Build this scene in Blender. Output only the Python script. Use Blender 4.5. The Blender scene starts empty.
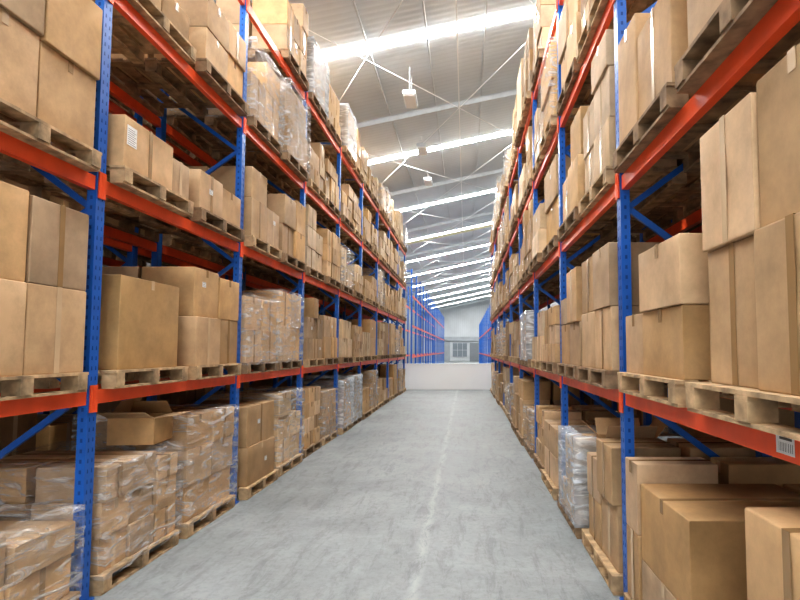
import bpy, math, random
from mathutils import Vector, noise
from mathutils.bvhtree import BVHTree
random.seed(11)
R=random.random
def U(a,b): return a+(b-a)*random.random()
sc=bpy.context.scene
C=sc.collection
try:
    sc.view_settings.view_transform='Standard'
    sc.view_settings.look='Medium High Contrast'
except Exception: pass

# ------------------------------------------------------------ materials
def newmat(name):
    m=bpy.data.materials.new(name); m.use_nodes=True
    nt=m.node_tree; b=nt.nodes['Principled BSDF']
    return m,nt,b
def N(nt,t,**k):
    n=nt.nodes.new(t)
    for a,v in k.items():
        if a in n.inputs: n.inputs[a].default_value=v
        else: setattr(n,a,v)
    return n
def ramp(nt,fac,c0,c1,p0=0.0,p1=1.0):
    r=nt.nodes.new('ShaderNodeValToRGB')
    r.color_ramp.elements[0].position=p0; r.color_ramp.elements[1].position=p1
    r.color_ramp.elements[0].color=(*c0,1); r.color_ramp.elements[1].color=(*c1,1)
    nt.links.new(fac,r.inputs[0]); return r.outputs[0]
def plain(name,col,rough=.5,metal=0.0,var=.12,scale=6.0,bump=0.0):
    m,nt,b=newmat(name)
    tc=N(nt,'ShaderNodeTexCoord'); n=N(nt,'ShaderNodeTexNoise',Scale=scale,Detail=5.0)
    nt.links.new(tc.outputs['Object'],n.inputs['Vector'])
    lo=tuple(c*(1-var*1.6) for c in col); hi=tuple(min(1,c*(1+var)) for c in col)
    nt.links.new(ramp(nt,n.outputs['Fac'],lo,hi,.3,.7),b.inputs['Base Color'])
    b.inputs['Roughness'].default_value=rough; b.inputs['Metallic'].default_value=metal
    if bump:
        bp=N(nt,'ShaderNodeBump',Strength=bump,Distance=.01); nt.links.new(n.outputs['Fac'],bp.inputs['Height']); nt.links.new(bp.outputs[0],b.inputs['Normal'])
    return m
def cardboard(name,col):
    m,nt,b=newmat(name)
    tc=N(nt,'ShaderNodeTexCoord'); oi=N(nt,'ShaderNodeObjectInfo')
    n=N(nt,'ShaderNodeTexNoise',Scale=2.4,Detail=9.0,Roughness=.7)
    ml=N(nt,'ShaderNodeMath',operation='MULTIPLY'); ml.inputs[1].default_value=37.0; nt.links.new(oi.outputs['Random'],ml.inputs[0])
    add=N(nt,'ShaderNodeVectorMath',operation='ADD')
    nt.links.new(tc.outputs['Object'],add.inputs[0]); nt.links.new(ml.outputs[0],add.inputs[1])
    nt.links.new(add.outputs[0],n.inputs['Vector'])
    lo=tuple(c*.77 for c in col); hi=tuple(min(1,c*1.1) for c in col)
    c1=ramp(nt,n.outputs['Fac'],lo,hi,.34,.6)
    hs=N(nt,'ShaderNodeHueSaturation')
    mr=N(nt,'ShaderNodeMapRange'); mr.inputs['To Min'].default_value=.72; mr.inputs['To Max'].default_value=1.12
    nt.links.new(oi.outputs['Random'],mr.inputs['Value']); nt.links.new(mr.outputs[0],hs.inputs['Value'])
    wn=N(nt,'ShaderNodeTexWhiteNoise',noise_dimensions='1D'); nt.links.new(ml.outputs[0],wn.inputs['W'])
    mr2=N(nt,'ShaderNodeMapRange'); mr2.inputs['To Min'].default_value=.85; mr2.inputs['To Max'].default_value=1.12
    nt.links.new(wn.outputs['Value'],mr2.inputs['Value']); nt.links.new(mr2.outputs[0],hs.inputs['Saturation'])
    nt.links.new(c1,hs.inputs['Color']); nt.links.new(hs.outputs[0],b.inputs['Base Color'])
    b.inputs['Roughness'].default_value=.7
    n2=N(nt,'ShaderNodeTexNoise',Scale=3.0,Detail=2.0); nt.links.new(add.outputs[0],n2.inputs['Vector'])
    bp=N(nt,'ShaderNodeBump',Strength=.25,Distance=.03); nt.links.new(n2.outputs['Fac'],bp.inputs['Height']); nt.links.new(bp.outputs[0],b.inputs['Normal'])
    return m
TN=['tan','light brown','brown','golden','pale']
TC=[(.585,.39,.212),(.51,.335,.178),(.395,.255,.132),(.54,.35,.17),(.64,.475,.30)]
M={}
for t,c in zip(TN,TC): M[t]=cardboard('cardboard_'+t,c)
M['blue']=plain('blue_paint',(.012,.12,.48),.35,0,.1)
M['blue_dark']=plain('post_hole',(.007,.055,.23),.8)
M['orange']=plain('orange_paint',(.85,.11,.03),.38,0,.08)
M['pine']=plain('pine_wood',(.50,.35,.20),.8,0,.35,9,.3)
M['oldwood']=plain('old_wood',(.30,.20,.115),.85,0,.35,9,.3)
M['tape']=plain('parcel_tape',(.33,.205,.095),.25,0,.06)
M['tape2']=plain('clear_tape',(.62,.46,.29),.25,0,.06)
M['label']=plain('paper_label',(.78,.78,.76),.6,0,.03)
M['ink']=plain('ink',(.10,.09,.08),.6,0,.03)
M['steel']=plain('grey_steel',(.60,.64,.67),.5,0,.06)
M['white']=plain('white_paint',(.95,.97,.98),.4,0,.02,.7)
M['yellow']=plain('yellow_paint',(.66,.60,.40),.5,0,.05)
M['lampwhite']=plain('lamp_glass',(.9,.9,.88),.3,0,.02)
M['dark']=plain('dark_glass',(.22,.24,.26),.4,0,.05)
M['glassy']=plain('window_glass',(.20,.23,.26),.3,0,.05)
M['grey']=plain('grey_panel',(.40,.43,.46),.5,0,.08,1.5)
def corr(name,col,axis,scale,rough=.5,st=.35,bu=.5):
    m,nt,b=newmat(name)
    tc=N(nt,'ShaderNodeTexCoord')
    n=N(nt,'ShaderNodeTexNoise',Scale=.5,Detail=6.0); nt.links.new(tc.outputs['Object'],n.inputs['Vector'])
    w=N(nt,'ShaderNodeTexWave',wave_type='BANDS',bands_direction=axis,Scale=scale); nt.links.new(tc.outputs['Object'],w.inputs['Vector'])
    c=ramp(nt,n.outputs['Fac'],tuple(x*.86 for x in col),tuple(min(1,x*1.06) for x in col),.3,.7)
    mx=N(nt,'ShaderNodeMix',data_type='RGBA',blend_type='MULTIPLY'); mx.inputs[0].default_value=st
    nt.links.new(c,mx.inputs[6]); nt.links.new(ramp(nt,w.outputs['Fac'],(.6,.6,.6),(1,1,1),.0,.3),mx.inputs[7])
    nt.links.new(mx.outputs[2],b.inputs['Base Color']); b.inputs['Roughness'].default_value=rough
    bp=N(nt,'ShaderNodeBump',Strength=bu,Distance=.04); nt.links.new(w.outputs['Fac'],bp.inputs['Height']); nt.links.new(bp.outputs[0],b.inputs['Normal'])
    return m
M['roof']=corr('roof_sheet',(.68,.73,.77),'Y',1.6,.6,.14,.07)
M['wall']=corr('wall_sheet',(.30,.31,.32),'Y',1.4)
M['wallx']=corr('end_wall_sheet',(.62,.65,.67),'X',1.0,.5,.12,.2)
# floor
m,nt,b=newmat('concrete_floor'); M['floor']=m
tc=N(nt,'ShaderNodeTexCoord')
n1=N(nt,'ShaderNodeTexNoise',Scale=.6,Detail=12.0,Roughness=.76,Distortion=.3); nt.links.new(tc.outputs['Object'],n1.inputs['Vector'])
mp=N(nt,'ShaderNodeMapping'); mp.inputs['Scale'].default_value=(4,.8,1); nt.links.new(tc.outputs['Object'],mp.inputs['Vector'])
n2=N(nt,'ShaderNodeTexNoise',Scale=1.8,Detail=11.0,Roughness=.82,Distortion=.5); nt.links.new(mp.outputs[0],n2.inputs['Vector'])
n3=N(nt,'ShaderNodeTexNoise',Scale=16.0,Detail=8.0,Roughness=.8); nt.links.new(tc.outputs['Object'],n3.inputs['Vector'])
c1=ramp(nt,n1.outputs['Fac'],(.195,.213,.217),(.315,.337,.342),.36,.60)
c2=ramp(nt,n2.outputs['Fac'],(.55,.55,.55),(1.0,1.0,1.0),.40,.50)
mx=N(nt,'ShaderNodeMix',data_type='RGBA',blend_type='MULTIPLY'); mx.inputs[0].default_value=.5
nt.links.new(c1,mx.inputs[6]); nt.links.new(c2,mx.inputs[7])
mxs=N(nt,'ShaderNodeMix',data_type='RGBA',blend_type='MULTIPLY'); mxs.inputs[0].default_value=.5
nt.links.new(mx.outputs[2],mxs.inputs[6]); nt.links.new(ramp(nt,n3.outputs['Fac'],(.66,.66,.66),(1.0,1.0,1.0),.36,.52),mxs.inputs[7])
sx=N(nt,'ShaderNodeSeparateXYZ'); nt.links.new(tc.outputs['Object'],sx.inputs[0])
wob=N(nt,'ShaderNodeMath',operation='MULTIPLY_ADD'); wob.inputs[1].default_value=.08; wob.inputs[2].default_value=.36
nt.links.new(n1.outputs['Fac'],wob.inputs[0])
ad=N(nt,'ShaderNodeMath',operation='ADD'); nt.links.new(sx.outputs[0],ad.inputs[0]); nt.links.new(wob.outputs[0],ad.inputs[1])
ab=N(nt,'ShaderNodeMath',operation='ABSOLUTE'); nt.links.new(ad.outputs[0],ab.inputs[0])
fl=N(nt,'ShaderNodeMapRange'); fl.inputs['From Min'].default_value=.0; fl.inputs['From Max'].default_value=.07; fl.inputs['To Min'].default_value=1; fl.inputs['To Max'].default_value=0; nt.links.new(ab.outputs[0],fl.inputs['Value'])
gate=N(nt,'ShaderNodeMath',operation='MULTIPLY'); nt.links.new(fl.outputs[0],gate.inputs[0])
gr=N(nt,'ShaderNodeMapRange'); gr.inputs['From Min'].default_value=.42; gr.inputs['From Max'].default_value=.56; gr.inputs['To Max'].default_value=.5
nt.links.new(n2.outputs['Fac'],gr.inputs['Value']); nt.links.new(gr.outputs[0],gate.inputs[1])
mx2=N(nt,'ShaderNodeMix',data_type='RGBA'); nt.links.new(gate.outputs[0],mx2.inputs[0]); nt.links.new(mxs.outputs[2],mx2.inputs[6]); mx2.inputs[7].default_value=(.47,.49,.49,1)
nt.links.new(mx2.outputs[2],b.inputs['Base Color'])
nt.links.new(ramp(nt,n1.outputs['Fac'],(.5,.5,.5),(.68,.68,.68),.35,.62),b.inputs['Roughness'])
b.inputs['Specular IOR Level'].default_value=.35
bp=N(nt,'ShaderNodeBump',Strength=.2,Distance=.004); nt.links.new(n3.outputs['Fac'],bp.inputs['Height']); nt.links.new(bp.outputs[0],b.inputs['Normal'])
def emis(name,col,s):
    m=bpy.data.materials.new(name); m.use_nodes=True; nt=m.node_tree; b=nt.nodes['Principled BSDF']
    b.inputs['Emission Color'].default_value=(*col,1); b.inputs['Emission Strength'].default_value=s
    b.inputs['Base Color'].default_value=(*col,1); return m
M['sky']=emis('skylight_panel',(1,.99,.965),78.0)
def film(name,tint,lo,hi):
    m=bpy.data.materials.new(name); m.use_nodes=True; nt=m.node_tree; nt.nodes.clear()
    out=N(nt,'ShaderNodeOutputMaterial'); tr=N(nt,'ShaderNodeBsdfTransparent'); pb=N(nt,'ShaderNodeBsdfPrincipled')
    pb.inputs['Base Color'].default_value=(*tint,1); pb.inputs['Roughness'].default_value=.12
    tc=N(nt,'ShaderNodeTexCoord'); mp=N(nt,'ShaderNodeMapping'); mp.inputs['Rotation'].default_value=(.5,.45,.3); mp.inputs['Scale'].default_value=(.8,.8,3.4)
    n=N(nt,'ShaderNodeTexNoise',Scale=2.8,Detail=4.0,Roughness=.6,Distortion=2.0)
    nt.links.new(tc.outputs['Object'],mp.inputs[0]); nt.links.new(mp.outputs[0],n.inputs['Vector'])
    mr=N(nt,'ShaderNodeMapRange'); mr.inputs['From Min'].default_value=.47; mr.inputs['From Max'].default_value=.68
    mr.inputs['To Min'].default_value=lo; mr.inputs['To Max'].default_value=hi
    nt.links.new(n.outputs['Fac'],mr.inputs['Value'])
    bp=N(nt,'ShaderNodeBump',Strength=1.0,Distance=.08); nt.links.new(n.outputs['Fac'],bp.inputs['Height']); nt.links.new(bp.outputs[0],pb.inputs['Normal'])
    mi=N(nt,'ShaderNodeMixShader'); nt.links.new(mr.outputs[0],mi.inputs[0]); nt.links.new(tr.outputs[0],mi.inputs[1]); nt.links.new(pb.outputs[0],mi.inputs[2])
    nt.links.new(mi.outputs[0],out.inputs[0]); return m
M['film']=film('stretch_film',(.9,.9,.9),.07,.55)
M['filmw']=film('cloudy_film',(.78,.88,.98),.32,.8)

# ------------------------------------------------------------ mesh helper
class MB:
    def __init__(s): s.v=[]; s.f=[]; s.m=[]
    def box(s,x0,x1,y0,y1,z0,z1,m=0):
        i=len(s.v)
        s.v+=[(x0,y0,z0),(x1,y0,z0),(x1,y1,z0),(x0,y1,z0),(x0,y0,z1),(x1,y0,z1),(x1,y1,z1),(x0,y1,z1)]
        s.f+=[(i,i+3,i+2,i+1),(i+4,i+5,i+6,i+7),(i,i+1,i+5,i+4),(i+1,i+2,i+6,i+5),(i+2,i+3,i+7,i+6),(i+3,i,i+4,i+7)]
        s.m+=[m]*6
    def quad(s,a,b,c,d,m=0):
        i=len(s.v); s.v+=[tuple(a),tuple(b),tuple(c),tuple(d)]; s.f.append((i,i+1,i+2,i+3)); s.m.append(m)
    def bar(s,p,q,w,h,m=0,up=(0,0,1)):
        p=Vector(p); q=Vector(q); d=(q-p).normalized(); u=Vector(up)
        if abs(d.dot(u))>.98: u=Vector((1,0,0))
        a=d.cross(u).normalized()*w/2; b_=a.cross(d).normalized()*h/2
        i=len(s.v)
        for o in (p,q):
            for k in ((-1,-1),(1,-1),(1,1),(-1,1)): s.v.append(tuple(o+a*k[0]+b_*k[1]))
        s.f+=[(i,i+3,i+2,i+1),(i+4,i+5,i+6,i+7)]+[(i+j,i+(j+1)%4,i+4+(j+1)%4,i+4+j) for j in range(4)]; s.m+=[m]*6
    def mesh(s,name,mats):
        me=bpy.data.meshes.new(name); me.from_pydata(s.v,[],s.f)
        for x in mats: me.materials.append(x)
        me.polygons.foreach_set('material_index',s.m); me.update(); return me
    def build(s,name,mats,parent=None,loc=None,bevel=0):
        if not isinstance(mats,(list,tuple)): mats=[mats]
        o=bpy.data.objects.new(name,s.mesh(name,mats)); C.objects.link(o)
        if parent: o.parent=parent
        if loc: o.location=loc
        if bevel:
            md=o.modifiers.new('bevel','BEVEL'); md.width=bevel; md.segments=2; md.limit_method='ANGLE'
        return o
def tag(o,label,cat,group=None,kind=None):
    o['label']=label
    if cat: o['category']=cat
    if group: o['group']=group
    if kind: o['kind']=kind
    return o
def empty(name,loc):
    o=bpy.data.objects.new(name,None); o.location=loc; o.empty_display_size=.1; C.objects.link(o); return o
def struct(o): o['kind']='structure'; return o

# ------------------------------------------------------------ shell
XL,XR,YN,YF=-7.0,6.0,-14.0,90.0
def roofz(x): return 9.35+.22*x
b_=MB(); b_.box(XL,XR,YN,YF,-.1,0); struct(b_.build('floor',M['floor']))
b_=MB(); b_.box(XL-.12,XL,YN,YF,0,roofz(XL)); struct(b_.build('wall_left',M['wall']))
b_=MB(); b_.box(XR,XR+.12,YN,YF,0,roofz(XR)); struct(b_.build('wall_right',M['wall']))
b_=MB()
b_.v=[(XL,YF,0),(XR,YF,0),(XR,YF,roofz(XR)),(XL,YF,roofz(XL)),(XL,YF+.12,0),(XR,YF+.12,0),(XR,YF+.12,roofz(XR)),(XL,YF+.12,roofz(XL))]
b_.f=[(0,1,2,3),(7,6,5,4),(0,4,5,1),(1,5,6,2),(2,6,7,3),(3,7,4,0)]; b_.m=[0]*6
struct(b_.build('wall_far',M['wallx']))
b_=MB()
b_.v=[(XL,YN,roofz(XL)),(XR,YN,roofz(XR)),(XR,YF,roofz(XR)),(XL,YF,roofz(XL))]
b_.v+= [(x,y,z+.1) for x,y,z in b_.v]
b_.f=[(0,1,2,3),(7,6,5,4),(0,4,5,1),(1,5,6,2),(2,6,7,3),(3,7,4,0)]; b_.m=[0]*6
ceil=struct(b_.build('ceiling',M['roof']))
def slopebar(mb,x0,x1,y,w,h,dz): mb.bar((x0,y,roofz(x0)-dz),(x1,y,roofz(x1)-dz),w,h)
STR=[12.35+7.1*k for k in range(-3,11)]
for k,y in enumerate(STR):
    mb=MB(); slopebar(mb,-5.4,4.6,y,.29,.02,.012)
    struct(mb.build('window_%d'%(k+1),M['sky']))
for y in STR:
    yy=y+3.4
    if yy<YF:
        mb=MB(); slopebar(mb,XL,XR,yy,.09,.02,.20); slopebar(mb,XL,XR,yy,.09,.02,.34); slopebar(mb,XL,XR,yy,.015,.14,.27)
        mb.build('rafter',M['steel'],ceil)
x=XL+.7
while x<XR:
    mb=MB(); mb.bar((x,YN,roofz(x)-.07),(x,YF,roofz(x)-.07),.035,.07); mb.build('purlin',M['steel'],ceil); x+=1.35
for i in range(9):
    y0=STR[i]+3.4; y1=y0+7.1
    for (xa,xb) in ((-4.4,-.2),(-.2,4.0)):
        for p,q in (((xa,y0),(xb,y1)),((xb,y0),(xa,y1))):
            mb=MB(); mb.bar((p[0],p[1],roofz(p[0])-.38),(q[0],q[1],roofz(q[0])-.38),.016,.016); mb.build('brace_rod',M['white'],ceil)
    mb=MB()
    mb.bar((-.2,y0,roofz(-.2)-.36),(-.2,y1,roofz(-.2)-.36),.03,.03); mb.build('tie_bar',M['white'],ceil)
mb=MB(); slopebar(mb,XL,XR,31.0,.10,.11,.75); mb.build('yellow_beam',M['yellow'],ceil)['label']='pale yellow painted cross beam'
w=MB(); w.box(-2.2,.2,YF-.08,YF-.02,.7,3.0); wo=struct(w.build('window_30',M['glassy']))
f=MB()
for xx in (-2.2,-1.4,-.6,.16): f.box(xx,xx+.05,YF-.14,YF-.08,.7,3.0)
for zz in (.7,1.8,2.95): f.box(-2.2,.21,YF-.14,YF-.08,zz,zz+.05)
f.build('window_frame',M['steel'],wo)
w=MB(); w.box(.6,2.1,YF-.08,YF-.02,0,3.0); dd=struct(w.build('door_1',M['dark']))
f=MB(); f.box(.5,.6,YF-.14,YF-.02,0,3.1); f.box(2.1,2.2,YF-.14,YF-.02,0,3.1); f.box(.5,2.2,YF-.14,YF-.02,3.0,3.1); f.build('door_frame',M['steel'],dd)
w=MB(); w.box(-5.4,-2.6,YF-.08,YF-.02,0,3.2); struct(w.build('door_2',M['grey']))
w=MB(); w.box(-6.5,5.5,YF-.3,YF-.02,3.3,4.0); struct(w.build('trim_1',M['grey']))
w=MB(); w.box(-4.2,2.5,25.6,25.75,0,1.16); pw=struct(w.build('wall_middle',M['white']))
f=MB(); f.box(-4.25,2.55,25.57,25.78,1.16,1.20); f.build('wall_cap',M['white'],pw)

# ------------------------------------------------------------ racks
BAY=2.6; Y0=1.5; NB=9; LV=[1.48,3.08,4.63,6.20]; RD=1.0
XF={-1:2.80,1:1.19}
BACK=1.30
BH=.053
def post_mesh(s,h,front):
    mb=MB(); mb.box(-.035,.035,-.05,.05,0,h)
    mb.box(-.06,.06,-.075,.075,0,.012)
    if front:
        xs=-s*.0355
        z=.12
        while z<h-.05:
            for yy in (-.022,.022):
                mb.quad((xs,yy-.008,z-.015),(xs,yy+.008,z-.015),(xs,yy+.005,z+.015),(xs,yy-.005,z+.015),1)
            mb.quad((-.009,-.0505,z-.014),(.009,-.0505,z-.014),(.009,-.0505,z+.014),(-.009,-.0505,z+.014),1)
            z+=.075
    return mb.mesh('post',[M['blue'],M['blue_dark']])
BP=.70
def make_rack(name_label,s,y0,nb,levels,h,off=0,brace=True):
    xf=XF[s]+off
    root=empty('pallet_rack',(s*(xf+RD/2),y0,0))
    tag(root,name_label,'storage rack','long blue and orange pallet racks')
    fm=post_mesh(s,h,off==0 and y0<20); rm=post_mesh(s,h,False)
    xa=-s*RD/2; xb=s*RD/2
    hb=MB(); hb.bar((xa,0,0),(xb,0,0),.03,.045); hm=hb.mesh('brace',[M['blue']])
    dgm=[]
    for sg in (1,-1):
        d=MB(); d.bar((xa*.94,0,0 if sg>0 else BP),(xb*.94,0,BP if sg>0 else 0),.03,.045); dgm.append(d.mesh('brace',[M['blue']]))
    for k in range(nb+1):
        fr=empty('upright_frame',(0,k*BAY,0)); fr.parent=root
        for xx,me in ((xa,fm),(xb,rm)):
            o=bpy.data.objects.new('post',me); C.objects.link(o); o.parent=fr; o.location=(xx,0,0)
        z=.10; i=0
        while brace and z+BP<h:
            o=bpy.data.objects.new('brace',dgm[i%2]); C.objects.link(o); o.parent=fr; o.location=(0,0,z); z+=BP; i+=1
        for zz in (.1,h-.1):
            o=bpy.data.objects.new('brace',hm); C.objects.link(o); o.parent=fr; o.location=(0,0,zz)
    mb=MB(); L=BAY-.1; mb.box(-.025,.025,-L/2,L/2,-BH,BH); bm_=mb.mesh('beam',[M['orange']])
    cm=MB(); cm.box(-.006,.006,-.03,.03,-.11,.09); cm.box(-.008,.008,-.004,.004,-.09,.07); cme=cm.mesh('beam_connector',[M['orange']])
    first={}
    for k in range(nb):
        for li,z in enumerate(levels):
            for row,xx in (('f',xa),('r',xb)):
                o=bpy.data.objects.new('beam',bm_); C.objects.link(o); o.parent=root; o.location=(xx,k*BAY+BAY/2,z)
                first[(k,li,row)]=o
                if row=='f' and y0<20 and off==0:
                    for e in (-1,1):
                        c=bpy.data.objects.new('beam_connector',cme); C.objects.link(c); c.parent=o; c.location=(-s*.044,e*(BAY/2-.008),0)
    return root,first
rl,bl=make_rack('long left pallet rack of blue posts and orange beams beside the aisle',-1,Y0,NB,LV,6.5)
rr,br=make_rack('long right pallet rack of blue posts and orange beams beside the aisle',1,Y0,NB,LV,6.5)
make_rack('second loaded rack standing directly behind the left aisle rack',-1,Y0,NB,LV,6.5,off=BACK)
make_rack('second loaded rack standing directly behind the right aisle rack',1,Y0,5,LV,6.5,off=BACK)
make_rack('distant blue rack beyond the low white wall, left side',-1,28.2,16,LV[:3],6.0,brace=False)
make_rack('distant blue rack beyond the low white wall, right side',1,28.2,12,LV[:2],4.6,off=.25,brace=False)
def beam_label(beam,s,yy):
    xs=-s*.026
    mb=MB(); mb.box(min(xs,xs-s*.001),max(xs,xs-s*.001),yy-.058,yy+.058,-.030,.045,0)
    x2=xs-s*.0015
    y=yy-.048
    random.seed(5)
    while y<yy+.044:
        wv=U(.002,.004)
        mb.quad((x2,y,-.020),(x2,y+wv,-.020),(x2,y+wv,.012),(x2,y,.012),1); y+=wv+U(.005,.009)
    mb.quad((x2,yy-.045,.022),(x2,yy+.035,.022),(x2,yy+.035,.032),(x2,yy-.045,.032),1)
    o=mb.build('location_label',[M['label'],M['ink']],beam); o['label']='white barcode sticker on the orange beam'
beam_label(br[(0,0,'f')],1,2.03-Y0-BAY/2)

# ------------------------------------------------------------ pallets
PW=1.1; PD=1.15; PH=.14
def pallet_proto(mat):
    root=bpy.data.objects.new('wooden_pallet',None); root.empty_display_size=.1
    def ch(name,mb):
        o=bpy.data.objects.new(name,mb.mesh(name,[mat])); o.parent=root; return o
    kids=[]
    mb=MB(); n=7; w=.12
    for i in range(n):
        x=-PD/2+w/2+i*(PD-w)/(n-1); mb.box(x-w/2,x+w/2,-PW/2,PW/2,PH-.02,PH)
    kids.append(ch('top_deck',mb))
    mb=MB()
    for i in range(3):
        y=(-1+i)*(PW/2-.06); mb.box(-PD/2,PD/2,y-.05,y+.05,PH-.04,PH-.021)
    kids.append(ch('stringer_board',mb))
    for i in range(3):
        for j in range(3):
            mb=MB(); x=(-1+i)*(PD/2-.06); y=(-1+j)*(PW/2-.06); mb.box(x-.06,x+.06,y-.05,y+.05,.0185,PH-.0405); kids.append(ch('block',mb))
    for i in range(3):
        mb=MB(); x=(-1+i)*(PD/2-.06); mb.box(x-.05,x+.05,-PW/2,PW/2,0,.018); kids.append(ch('bottom_board',mb))
    return root,kids
def pallet_simple(mat):
    mb=MB()
    for i in range(7):
        x=-PD/2+.06+i*(PD-.12)/6; mb.box(x-.06,x+.06,-PW/2,PW/2,PH-.02,PH)
    for i in range(3):
        y=(-1+i)*(PW/2-.06); mb.box(-PD/2,PD/2,y-.05,y+.05,PH-.04,PH-.02)
        x=(-1+i)*(PD/2-.06); mb.box(x-.05,x+.05,-PW/2,PW/2,0,.018)
        for j in range(3):
            yy=(-1+j)*(PW/2-.06); mb.box(x-.06,x+.06,yy-.05,yy+.05,.018,PH-.04)
    return mb.mesh('wooden_pallet',[mat])
PP={k:pallet_proto(M[k]) for k in ('pine','oldwood')}; PS={k:pallet_simple(M[k]) for k in ('pine','oldwood')}
SIDE={(-1,0):'left rack',(1,0):'right rack',(-1,1):'rack behind left',(1,1):'rack behind right'}
LW=['ground level','first shelf','second shelf','third shelf','top shelf']
BW=['nearest bay','second bay','third bay','fourth bay','fifth bay','sixth bay','seventh bay','eighth bay','ninth bay']
SW=['near pallet','far pallet']
BLK=[]
def put_pallet(loc,wood,near,label):
    if near:
        root,kids=PP[wood]; r=root.copy(); C.objects.link(r)
        for k in kids:
            c=k.copy(); C.objects.link(c); c.parent=r
    else:
        r=bpy.data.objects.new('wooden_pallet',PS[wood]); C.objects.link(r)
    BLK.append((loc[0]-PD/2,loc[0]+PD/2,loc[1]-PW/2,loc[1]+PW/2,loc[2],loc[2]+PH))
    r.location=loc; tag(r,label,'pallet','wooden pallets on the racks'); return r

# ------------------------------------------------------------ boxes
def carton_mesh(lx,ly,lz,mat,seed):
    c=.009
    def axis(L,cent):
        g=[0,c,L*.33,L*.67,L-c,L]
        return [q-(L/2 if cent else 0) for q in g]
    X=axis(lx,1);Y=axis(ly,1);Z=axis(lz,0)
    idx={};vs=[];fs=[]
    def V(i,j,k):
        key=(i,j,k)
        if key in idx: return idx[key]
        x,y,z=X[i],Y[j],Z[k]
        ex=[i in(0,5),j in(0,5),k in(0,5)]
        if sum(ex)>=2:
            p=c*(.35 if sum(ex)==2 else .6)
            if ex[0]: x-=p*(1 if i==5 else -1)
            if ex[1]: y-=p*(1 if j==5 else -1)
            if ex[2] and k==5: z-=p*(1+ (1.2*R() if sum(ex)==3 else 0))
        elif sum(ex)==1:
            amt=.007*abs(noise.noise(Vector((x*4+seed,y*4,z*4))))+(.006 if R()<.2 else 0)
            if ex[0]: x-=amt*(1 if i==5 else -1)
            if ex[1]: y-=amt*(1 if j==5 else -1)
        idx[key]=len(vs); vs.append((x,y,z)); return idx[key]
    for a in range(5):
        for b2 in range(5):
            fs.append((V(0,a,b2),V(0,a,b2+1),V(0,a+1,b2+1),V(0,a+1,b2)))
            fs.append((V(5,a,b2),V(5,a+1,b2),V(5,a+1,b2+1),V(5,a,b2+1)))
            fs.append((V(a,0,b2),V(a+1,0,b2),V(a+1,0,b2+1),V(a,0,b2+1)))
            fs.append((V(a,5,b2),V(a,5,b2+1),V(a+1,5,b2+1),V(a+1,5,b2)))
            fs.append((V(a,b2,0),V(a,b2+1,0),V(a+1,b2+1,0),V(a+1,b2,0)))
            fs.append((V(a,b2,5),V(a+1,b2,5),V(a+1,b2+1,5),V(a,b2+1,5)))
    me=bpy.data.meshes.new('cardboard_box'); me.from_pydata(vs,[],fs); me.materials.append(mat)
    me.polygons.foreach_set('use_smooth',[True]*len(fs)); me.update(); return me
BOX=[]
FILM=[]
def cargo(s,b,l,sl,cols,tone=None,wrap=None,wood=None,back=0,inset=0,shift=0):
    y0=Y0+b*BAY+(.13 if sl==0 else 1.37); yc=y0+PW/2+U(-.015,.015)
    zb=0 if l==0 else LV[l-1]+BH
    jut=U(-.03,.035) if not back else 0
    xface=XF[s]-.11+jut+(BACK+.06 if back else 0)
    px=s*(xface+PD/2)
    wood=wood or ('pine' if R()<.45 else 'oldwood')
    side=SIDE[(s,back)]
    lab=('pale' if wood=='pine' else 'dark')+' wooden pallet, %s, %s, %s, %s'%(side,LW[l],BW[b],['nearer of two','farther of two'][sl])
    put_pallet((px,yc,zb),wood,b<5 and not back,lab)
    tone=tone or random.choice(TN)
    z0=zb+PH
    tot=sum(c[0] for c in cols); gap=.011
    y=yc-tot/2+shift
    ny=len(cols); mh=max(sum(c[1]) for c in cols)
    for iy,c in enumerate(cols):
        w=c[0]; hs=c[1]; dd_=(c[2] if len(c)>2 else .555)
        for ix in (0,1):
            d=dd_
            if ix==1:
                d=1.12-dd_-.01-inset
                if d<.2 or back: continue
            z=z0
            for iz,h in enumerate(hs):
                keep = ix==0 or iy==0 or (l==0 and iz==len(hs)-1) or (iy>0 and sum(cols[iy-1][1])<z-z0+h-.01)
                jf=U(0,.045) if ix==0 else 0
                if keep:
                    xs=xface+.02+inset+(jf if ix==0 else dd_+.05)
                    lx=d-.015-(.0 if ix==0 else .03)
                    vol=lx*w*h
                    size='large' if vol>.11 else ('small' if vol<.05 else 'medium')
                    words=[size+' '+tone+' carton',side,LW[l],BW[b],SW[sl]]
                    if len(hs)>1: words.append(['bottom row','second row','third row','fourth row','fifth row','sixth row'][iz] if iz<len(hs)-1 else 'top row')
                    tail=''
                    if ny>1: tail='near' if iy==0 else ('far' if iy==ny-1 else 'middle')
                    if ix==1: tail=(tail+' back').strip()
                    if tail: words.append(tail)
                    BOX.append(dict(s=s,x=s*(xs+lx/2),y=y+w/2+U(-.003,.003),z=z,lx=lx,ly=w-gap,lz=h-.002,t=tone,label=', '.join(words),front=ix==0,b=b,key=(s,b,l,sl,iy,ix,iz)))
                z+=h
        y+=w
    if wrap:
        FILM.append((s,px,yc+shift,z0,tot,mh,wrap,'%s film around carton stack, %s, %s, %s, %s'%('cloudy' if wrap=='filmw' else 'clear',side,LW[l],BW[b],SW[sl]),b))
custom={}
def cu(s,b,l,sl,cols,**k): custom[(s,b,l,sl)]=(cols,k)
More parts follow.
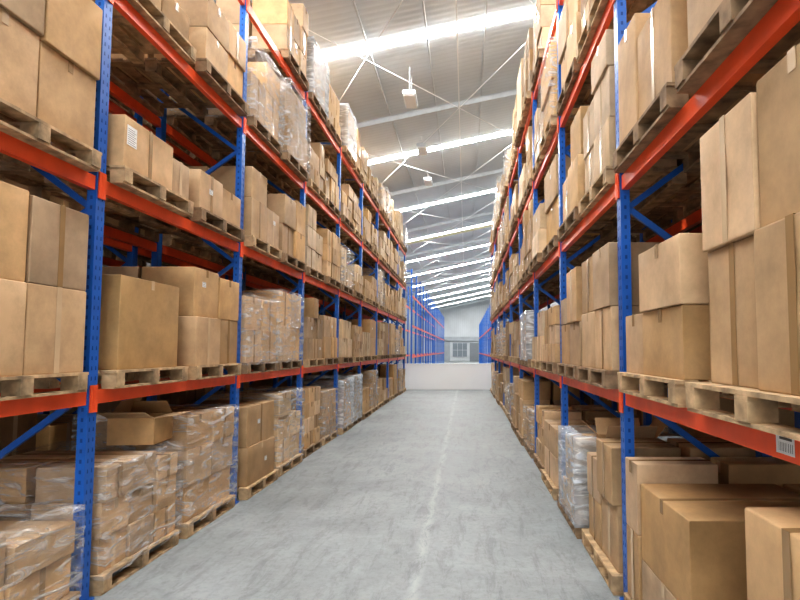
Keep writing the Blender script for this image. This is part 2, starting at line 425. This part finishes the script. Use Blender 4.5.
# left
cu(-1,0,0,1,[(.50,[.28,.30],.62),(.54,[.28,.22],.62)],tone='tan',wrap='film')
cu(-1,0,1,1,[(.55,[.58,.58]),(.54,[.58,.56])],tone='tan')
cu(-1,0,2,1,[(.54,[.56,.54]),(.54,[.54,.54])],tone='tan')
cu(-1,1,0,0,[(.36,[.26,.27,.27]),(.36,[.26,.27,.27]),(.34,[.26,.27,.2])],tone='tan',wrap='film')
cu(-1,1,0,1,[(.53,[.35,.35,.33]),(.53,[.35,.35,.33])],tone='light brown',wrap='film')
cu(-1,1,1,0,[(.92,[.76],.85)],tone='golden',wood='pine')
cu(-1,1,1,1,[(.56,[.50,.50]),(.52,[.50,.46])],tone='light brown')
cu(-1,1,2,0,[(.74,[.42]),(.34,[.34])],tone='tan')
cu(-1,1,2,1,[(.54,[.40]),(.54,[.38])],tone='light brown')
cu(-1,1,3,0,[(.5,[.35]),(.5,[.30])],tone='brown')
cu(-1,1,3,1,[(.54,[.36,.36]),(.5,[.40,.36])],tone='tan')
cu(-1,2,0,0,[(.96,[.48,.50])],tone='brown')
cu(-1,2,0,1,[(.54,[.35,.35,.35]),(.54,[.35,.35])],tone='pale',wrap='film')
cu(-1,2,1,0,[(.54,[.42,.42]),(.54,[.42,.42])],tone='light brown',wrap='film')
cu(-1,2,1,1,[(.54,[.52,.52]),(.54,[.52,.52])],tone='tan',wrap='film')
cu(-1,2,2,0,[(.54,[.5,.4]),(.5,[.5])],tone='tan')
cu(-1,2,2,1,[(.54,[.45,.45]),(.5,[.45,.5])],tone='light brown')
cu(-1,2,3,0,[(.54,[.6]),(.54,[.6,.4])],tone='light brown',wrap='film')
cu(-1,2,3,1,[(1.06,[.55,.55])],tone='brown',wrap='film')
cu(-1,2,4,1,[(.36,[.4,.4]),(.36,[.4,.4]),(.34,[.4,.4,.4])],tone='tan')
cu(-1,3,4,0,[(.36,[.32,.32,.32]),(.36,[.32,.32,.32]),(.34,[.32,.32,.32])],tone='pale',wrap='filmw')
# right
cu(1,0,0,0,[(.60,[.52,.54],.62),(.44,[.40])],tone='light brown')
cu(1,0,0,1,[(.80,[.34,.48],.90),(.28,[.48,.46])],tone='light brown')
cu(1,0,1,0,[(.50,[.63,.60]),(.50,[.63,.57])],tone='tan',wood='pine',inset=.03,shift=-.03)
cu(1,0,1,1,[(.68,[.40,.38]),(.39,[.40])],tone='tan',wood='pine')
cu(1,0,2,0,[(.54,[.6,.6]),(.54,[.6,.55])],tone='tan')
cu(1,0,2,1,[(.60,[.62]),(.42,[.80])],tone='light brown',wood='oldwood')
cu(1,1,0,0,[(.50,[.50,.44]),(.46,[.38,.36])],tone='tan',shift=-.02)
cu(1,1,0,1,[(.44,[.27,.27,.27]),(.44,[.27,.27,.20])],tone='pale',wrap='filmw',shift=-.10)
cu(1,1,1,0,[(.54,[.50,.50]),(.54,[.50,.50])],tone='tan')
cu(1,1,1,1,[(.54,[.45,.55]),(.54,[.45,.30])],tone='light brown')
cu(1,1,2,0,[(.54,[.42,.42,.30]),(.5,[.42,.42])],tone='pale')
cu(1,1,2,1,[(.54,[.55,.5]),(.54,[.55])],tone='golden')
cu(1,1,3,0,[(.36,[.30,.30,.30]),(.36,[.30,.30,.30]),(.34,[.30,.30])],tone='pale')
cu(1,1,3,1,[(.54,[.5,.5]),(.54,[.5,.5])],tone='tan')
for s in (-1,1):
    for b in range(NB):
        for l in range(5):
            for sl in (0,1):
                if b==0 and (l>2 or (s==-1 and sl==0)): continue
                if b==1 and l==4: continue
                if b==2 and l==4 and sl==0 : continue
                k=(s,b,l,sl)
                if k in custom:
                    random.seed(b*97+l*13+sl*5+(s+1)*31)
                    cols,kw=custom[k]; cargo(s,b,l,sl,cols,**kw); continue
                random.seed(b*971+l*131+sl*57+(s+1)*311+7)
                H=U(.62,1.2)*(1.15 if l==4 else 1)
                r=R(); wrap=None
                if r<.12: cols=[(U(.9,1.06),[H*.5,H*.5])]
                else:
                    ny=2 if r<.55 else 3
                    nz=random.choice((2,3)) if ny==2 else random.choice((3,4))
                    if l==4: nz=max(nz,3)
                    h=H/nz; w=U(1.0,1.08)/ny
                    cols=[(w,[h]*(nz-(1 if R()<.3 else 0))) for _ in range(ny)]
                q=R()
                if q<.2: wrap='film'
                elif q<.23: wrap='filmw'
                cargo(s,b,l,sl,cols,wrap=wrap)
for s,bays in ((-1,range(1,9)),(1,range(0,5))):
    for b in bays:
        for l in range(4):
            for sl in (0,1):
                random.seed(b*71+l*131+sl*57+(s+1)*11+3)
                H=U(.8,1.25); ny=random.choice((1,2,2)); nz=random.choice((1,2,2))
                cargo(s,b,l,sl,[(1.06/ny,[H/nz]*nz,1.05)]*ny,tone=random.choice(('brown','light brown','brown','golden')),back=1)
# ---- which boxes show largest: cast the view's rays against box hulls
vs=[];fs=[];own=[]
def hull(x0,x1,y0,y1,z0,z1,idn):
    mb=MB(); mb.box(x0,x1,y0,y1,z0,z1); n=len(vs)
    vs.extend(mb.v); fs.extend([tuple(i+n for i in f_) for f_ in mb.f]); own.extend([idn]*6)
for i,q in enumerate(BOX): q['n']=0; hull(q['x']-q['lx']/2,q['x']+q['lx']/2,q['y']-q['ly']/2,q['y']+q['ly']/2,q['z'],q['z']+q['lz'],i)
for t_ in BLK: hull(*t_,-1)
tree=BVHTree.FromPolygons(vs,fs)
cp=Vector((0,0,1.83))
cy=math.cos(math.radians(3.5)); sy=math.sin(math.radians(3.5))
for py in range(1,600,3):
    for px_ in range(1,800,3):
        u=(px_-466)/550; v=(316.4-py)/550
        d=Vector((u,cy-v*sy,sy+v*cy))
        h_=tree.ray_cast(cp,d.normalized())
        if h_[2] is not None and own[h_[2]]>=0: BOX[own[h_[2]]]['n']+=1
vis=sorted(BOX,key=lambda q:-q['n'])
print('boxes',len(BOX),'seen',sum(q['n']>0 for q in BOX),'n at 296',vis[296]['n'])
NEAR=vis[:298]; REST=vis[298:]
def tape_mesh(lx,ly,lz,s,mode):
    mb=MB(); e=.0012; w=.024
    ax=-s
    drop=.08 if mode==0 else lz*.995
    xa=ax*(lx/2+e)
    mb.box(min(xa,xa-ax*.001),max(xa,xa-ax*.001),-w,w,lz-drop,lz+e)
    mb.box(-lx/2-e,lx/2+e,-w,w,lz+e*.3,lz+e)
    return mb
random.seed(3)
for i,q in enumerate(NEAR):
    me=carton_mesh(q['lx'],q['ly'],q['lz'],M[q['t']],i*1.7)
    o=bpy.data.objects.new('cardboard_box',me); C.objects.link(o); o.location=(q['x'],q['y'],q['z']); o.rotation_euler=(0,0,U(-.009,.009))
    tag(o,q['label'],'box','cardboard boxes on the racks')
    r=R(); mode=1 if r<.5 else 0
    tape_mesh(q['lx'],q['ly'],q['lz'],q['s'],mode).build('packing_tape',M['tape' if R()<.6 else 'tape2'],o)
    lr=R()
    forced=q['key']==(-1,1,2,0,0,0,0)
    if forced or (q['front'] and lr<.09 and q['b']>0):
        s=q['s']; xx=-s*(q['lx']/2+.0008); y0=U(-q['ly']*.4,q['ly']*.1) ; z0=q['lz']*U(.4,.65); ww=.08; hh=.055
        if forced: y0=-q['ly']*.46; z0=q['lz']*.45; ww=.13; hh=.16
        mb=MB(); mb.box(min(xx,xx-s*.001),max(xx,xx-s*.001),y0,y0+ww,z0,z0+hh,0)
        x2=xx-s*.0014
        for j in range(3 if not forced else 8): mb.quad((x2,y0+.01,z0+.012+j*.017),(x2,y0+ww-.01-.02*(j%2),z0+.012+j*.017),(x2,y0+ww-.01-.02*(j%2),z0+.016+j*.017),(x2,y0+.01,z0+.016+j*.017),1)
        mb.build('paper_label',[M['label'],M['ink']],o)['label']='white paper shipping label'
mb=MB()
for q in REST:
    mb.box(q['x']-q['lx']/2,q['x']+q['lx']/2,q['y']-q['ly']/2,q['y']+q['ly']/2,q['z'],q['z']+q['lz'],TN.index(q['t']) if R()<.6 else random.choice((0,1,2,3,4)))
    s=q['s']; xa=q['x']-s*(q['lx']/2+.001)
    mb.box(min(xa,xa+s*.003),max(xa,xa+s*.003),q['y']-.022,q['y']+.022,q['z']+(q['lz']*.6 if R()<.6 else .01),q['z']+q['lz']-.002,5)
tag(mb.build('cardboard_box',[M[t] for t in TN]+[M['tape']]),'the many smaller distant cardboard boxes filling both racks','boxes','cardboard boxes on the racks','stuff')

# stretch films
for (s,px,yc,z0,w,h,kind,lab,b) in FILM:
    hx=PD/2+.012; hy=w/2+.022; n=14; nzz=12; vs=[];fs=[]
    ring=[]
    for i in range(n): ring.append((-hx+2*hx*i/n,-hy))
    for i in range(n): ring.append((hx,-hy+2*hy*i/n))
    for i in range(n): ring.append((hx-2*hx*i/n,hy))
    for i in range(n): ring.append((-hx,hy-2*hy*i/n))
    m_=len(ring)
    for k in range(nzz+1):
        z=-.03+(h+.05)*k/nzz
        for (x,y) in ring:
            o_=.03*abs(noise.noise(Vector((x*5+px,y*5+yc,z*6+x*3))))
            vs.append((x*(1+o_), y*(1+o_), z))
    for k in range(nzz):
        for i in range(m_):
            j=(i+1)%m_; fs.append((k*m_+i,k*m_+j,(k+1)*m_+j,(k+1)*m_+i))
    base=len(vs)
    for (x,y) in ring: vs.append((x*.8,y*.8,h+.024+.01*R()))
    for i in range(m_):
        j=(i+1)%m_; fs.append((nzz*m_+i,nzz*m_+j,base+j,base+i))
    me=bpy.data.meshes.new('stretch_wrap'); me.from_pydata(vs,[],fs); me.materials.append(M[kind]); me.polygons.foreach_set('use_smooth',[True]*len(fs))
    o=bpy.data.objects.new('stretch_wrap',me); C.objects.link(o); o.location=(px,yc,z0); tag(o,lab,'plastic wrap','stretch film around carton stacks')

def open_carton(loc,lx,ly,lz,rz,tone,label,angs):
    r=empty('open_carton',loc); r.rotation_euler=(0,0,rz)
    mb=MB(); t=.006
    mb.box(-lx/2,lx/2,-ly/2,-ly/2+t,0,lz); mb.box(-lx/2,lx/2,ly/2-t,ly/2,0,lz)
    mb.box(-lx/2,-lx/2+t,-ly/2+t,ly/2-t,0,lz); mb.box(lx/2-t,lx/2,-ly/2+t,ly/2-t,0,lz)
    mb.box(-lx/2+t,lx/2-t,-ly/2+t,ly/2-t,0,t)
    mb.build('carton_body',M[tone],r)
    for (sx,sy,L,W),a in zip(((1,0,ly,lx*.47),(-1,0,ly,lx*.47),(0,1,lx,ly*.47),(0,-1,lx,ly*.47)),angs):
        mb=MB(); dx=math.cos(a)*W; dz=math.sin(a)*W
        p0=Vector((sx*lx/2,sy*ly/2,lz)); tng=Vector((sy,sx,0))*(L/2-.004); out=Vector((sx*dx,sy*dx,dz)); nn=Vector((0,0,.005))
        a0,a1,a2,a3=p0-tng,p0+tng,p0+tng+out,p0-tng+out
        mb.quad(a0,a1,a2,a3); mb.quad(a0+nn,a3+nn,a2+nn,a1+nn); mb.quad(a3,a2,a2+nn,a3+nn); mb.quad(a0,a0+nn,a1+nn,a1); mb.quad(a0,a3,a3+nn,a0+nn); mb.quad(a1,a1+nn,a2+nn,a2)
        mb.build('flap',M[tone],r)
    tag(r,label,'box','open cartons'); return r
open_carton((-3.05,5.22,.14+.80+.034),.40,.40,.24,.1,'golden','open-topped golden carton on the film-wrapped stack, left rack ground level',(.1,2.2,2.4,.35))
open_carton((1.42,4.99,.14+.742),.42,.38,.16,-.05,'tan','open tan carton with raised flaps, right rack ground level',(.9,.75,.9,.9))
# lamps
for k,(y,dz) in enumerate([(13.5,.95),(17.9,.60),(21.4,.60)]):
    x=-1.4; zt=roofz(x)-.2; r=empty('high_bay_lamp',(x-.05*k,y,zt-dz+.2))
    mb=MB(); mb.box(-.16,.16,-.40,.40,0,.11); mb.build('housing',M['steel'],r,bevel=.02)
    mb=MB(); mb.box(-.14,.14,-.37,.37,-.03,0); mb.build('diffuser',M['lampwhite'],r,bevel=.01)
    mb=MB(); mb.bar((0,-.25,.11),(0,-.25,dz-.2),.014,.014); mb.bar((0,.25,.11),(0,.25,dz-.2),.014,.014); mb.build('hanging_rod',M['steel'],r)
    tag(r,'white hanging ceiling lamp over the aisle, %s from the camera'%['nearest','second','third'][k],'lamp','hanging lamps')

# world + camera
w=bpy.data.worlds.new('world'); sc.world=w; w.use_nodes=True
w.node_tree.nodes['Background'].inputs[0].default_value=(.98,.985,1,1); w.node_tree.nodes['Background'].inputs[1].default_value=2.7
cd=bpy.data.cameras.new('camera'); cam=bpy.data.objects.new('camera',cd); C.objects.link(cam); sc.camera=cam
cam.location=(0,0,1.83); cam.rotation_euler=(math.radians(90+3.5),0,0)
cd.sensor_width=36; cd.lens=550/800*36; cd.shift_x=-66/800; cd.shift_y=16.4/800; cd.clip_end=400; cd.clip_start=.05
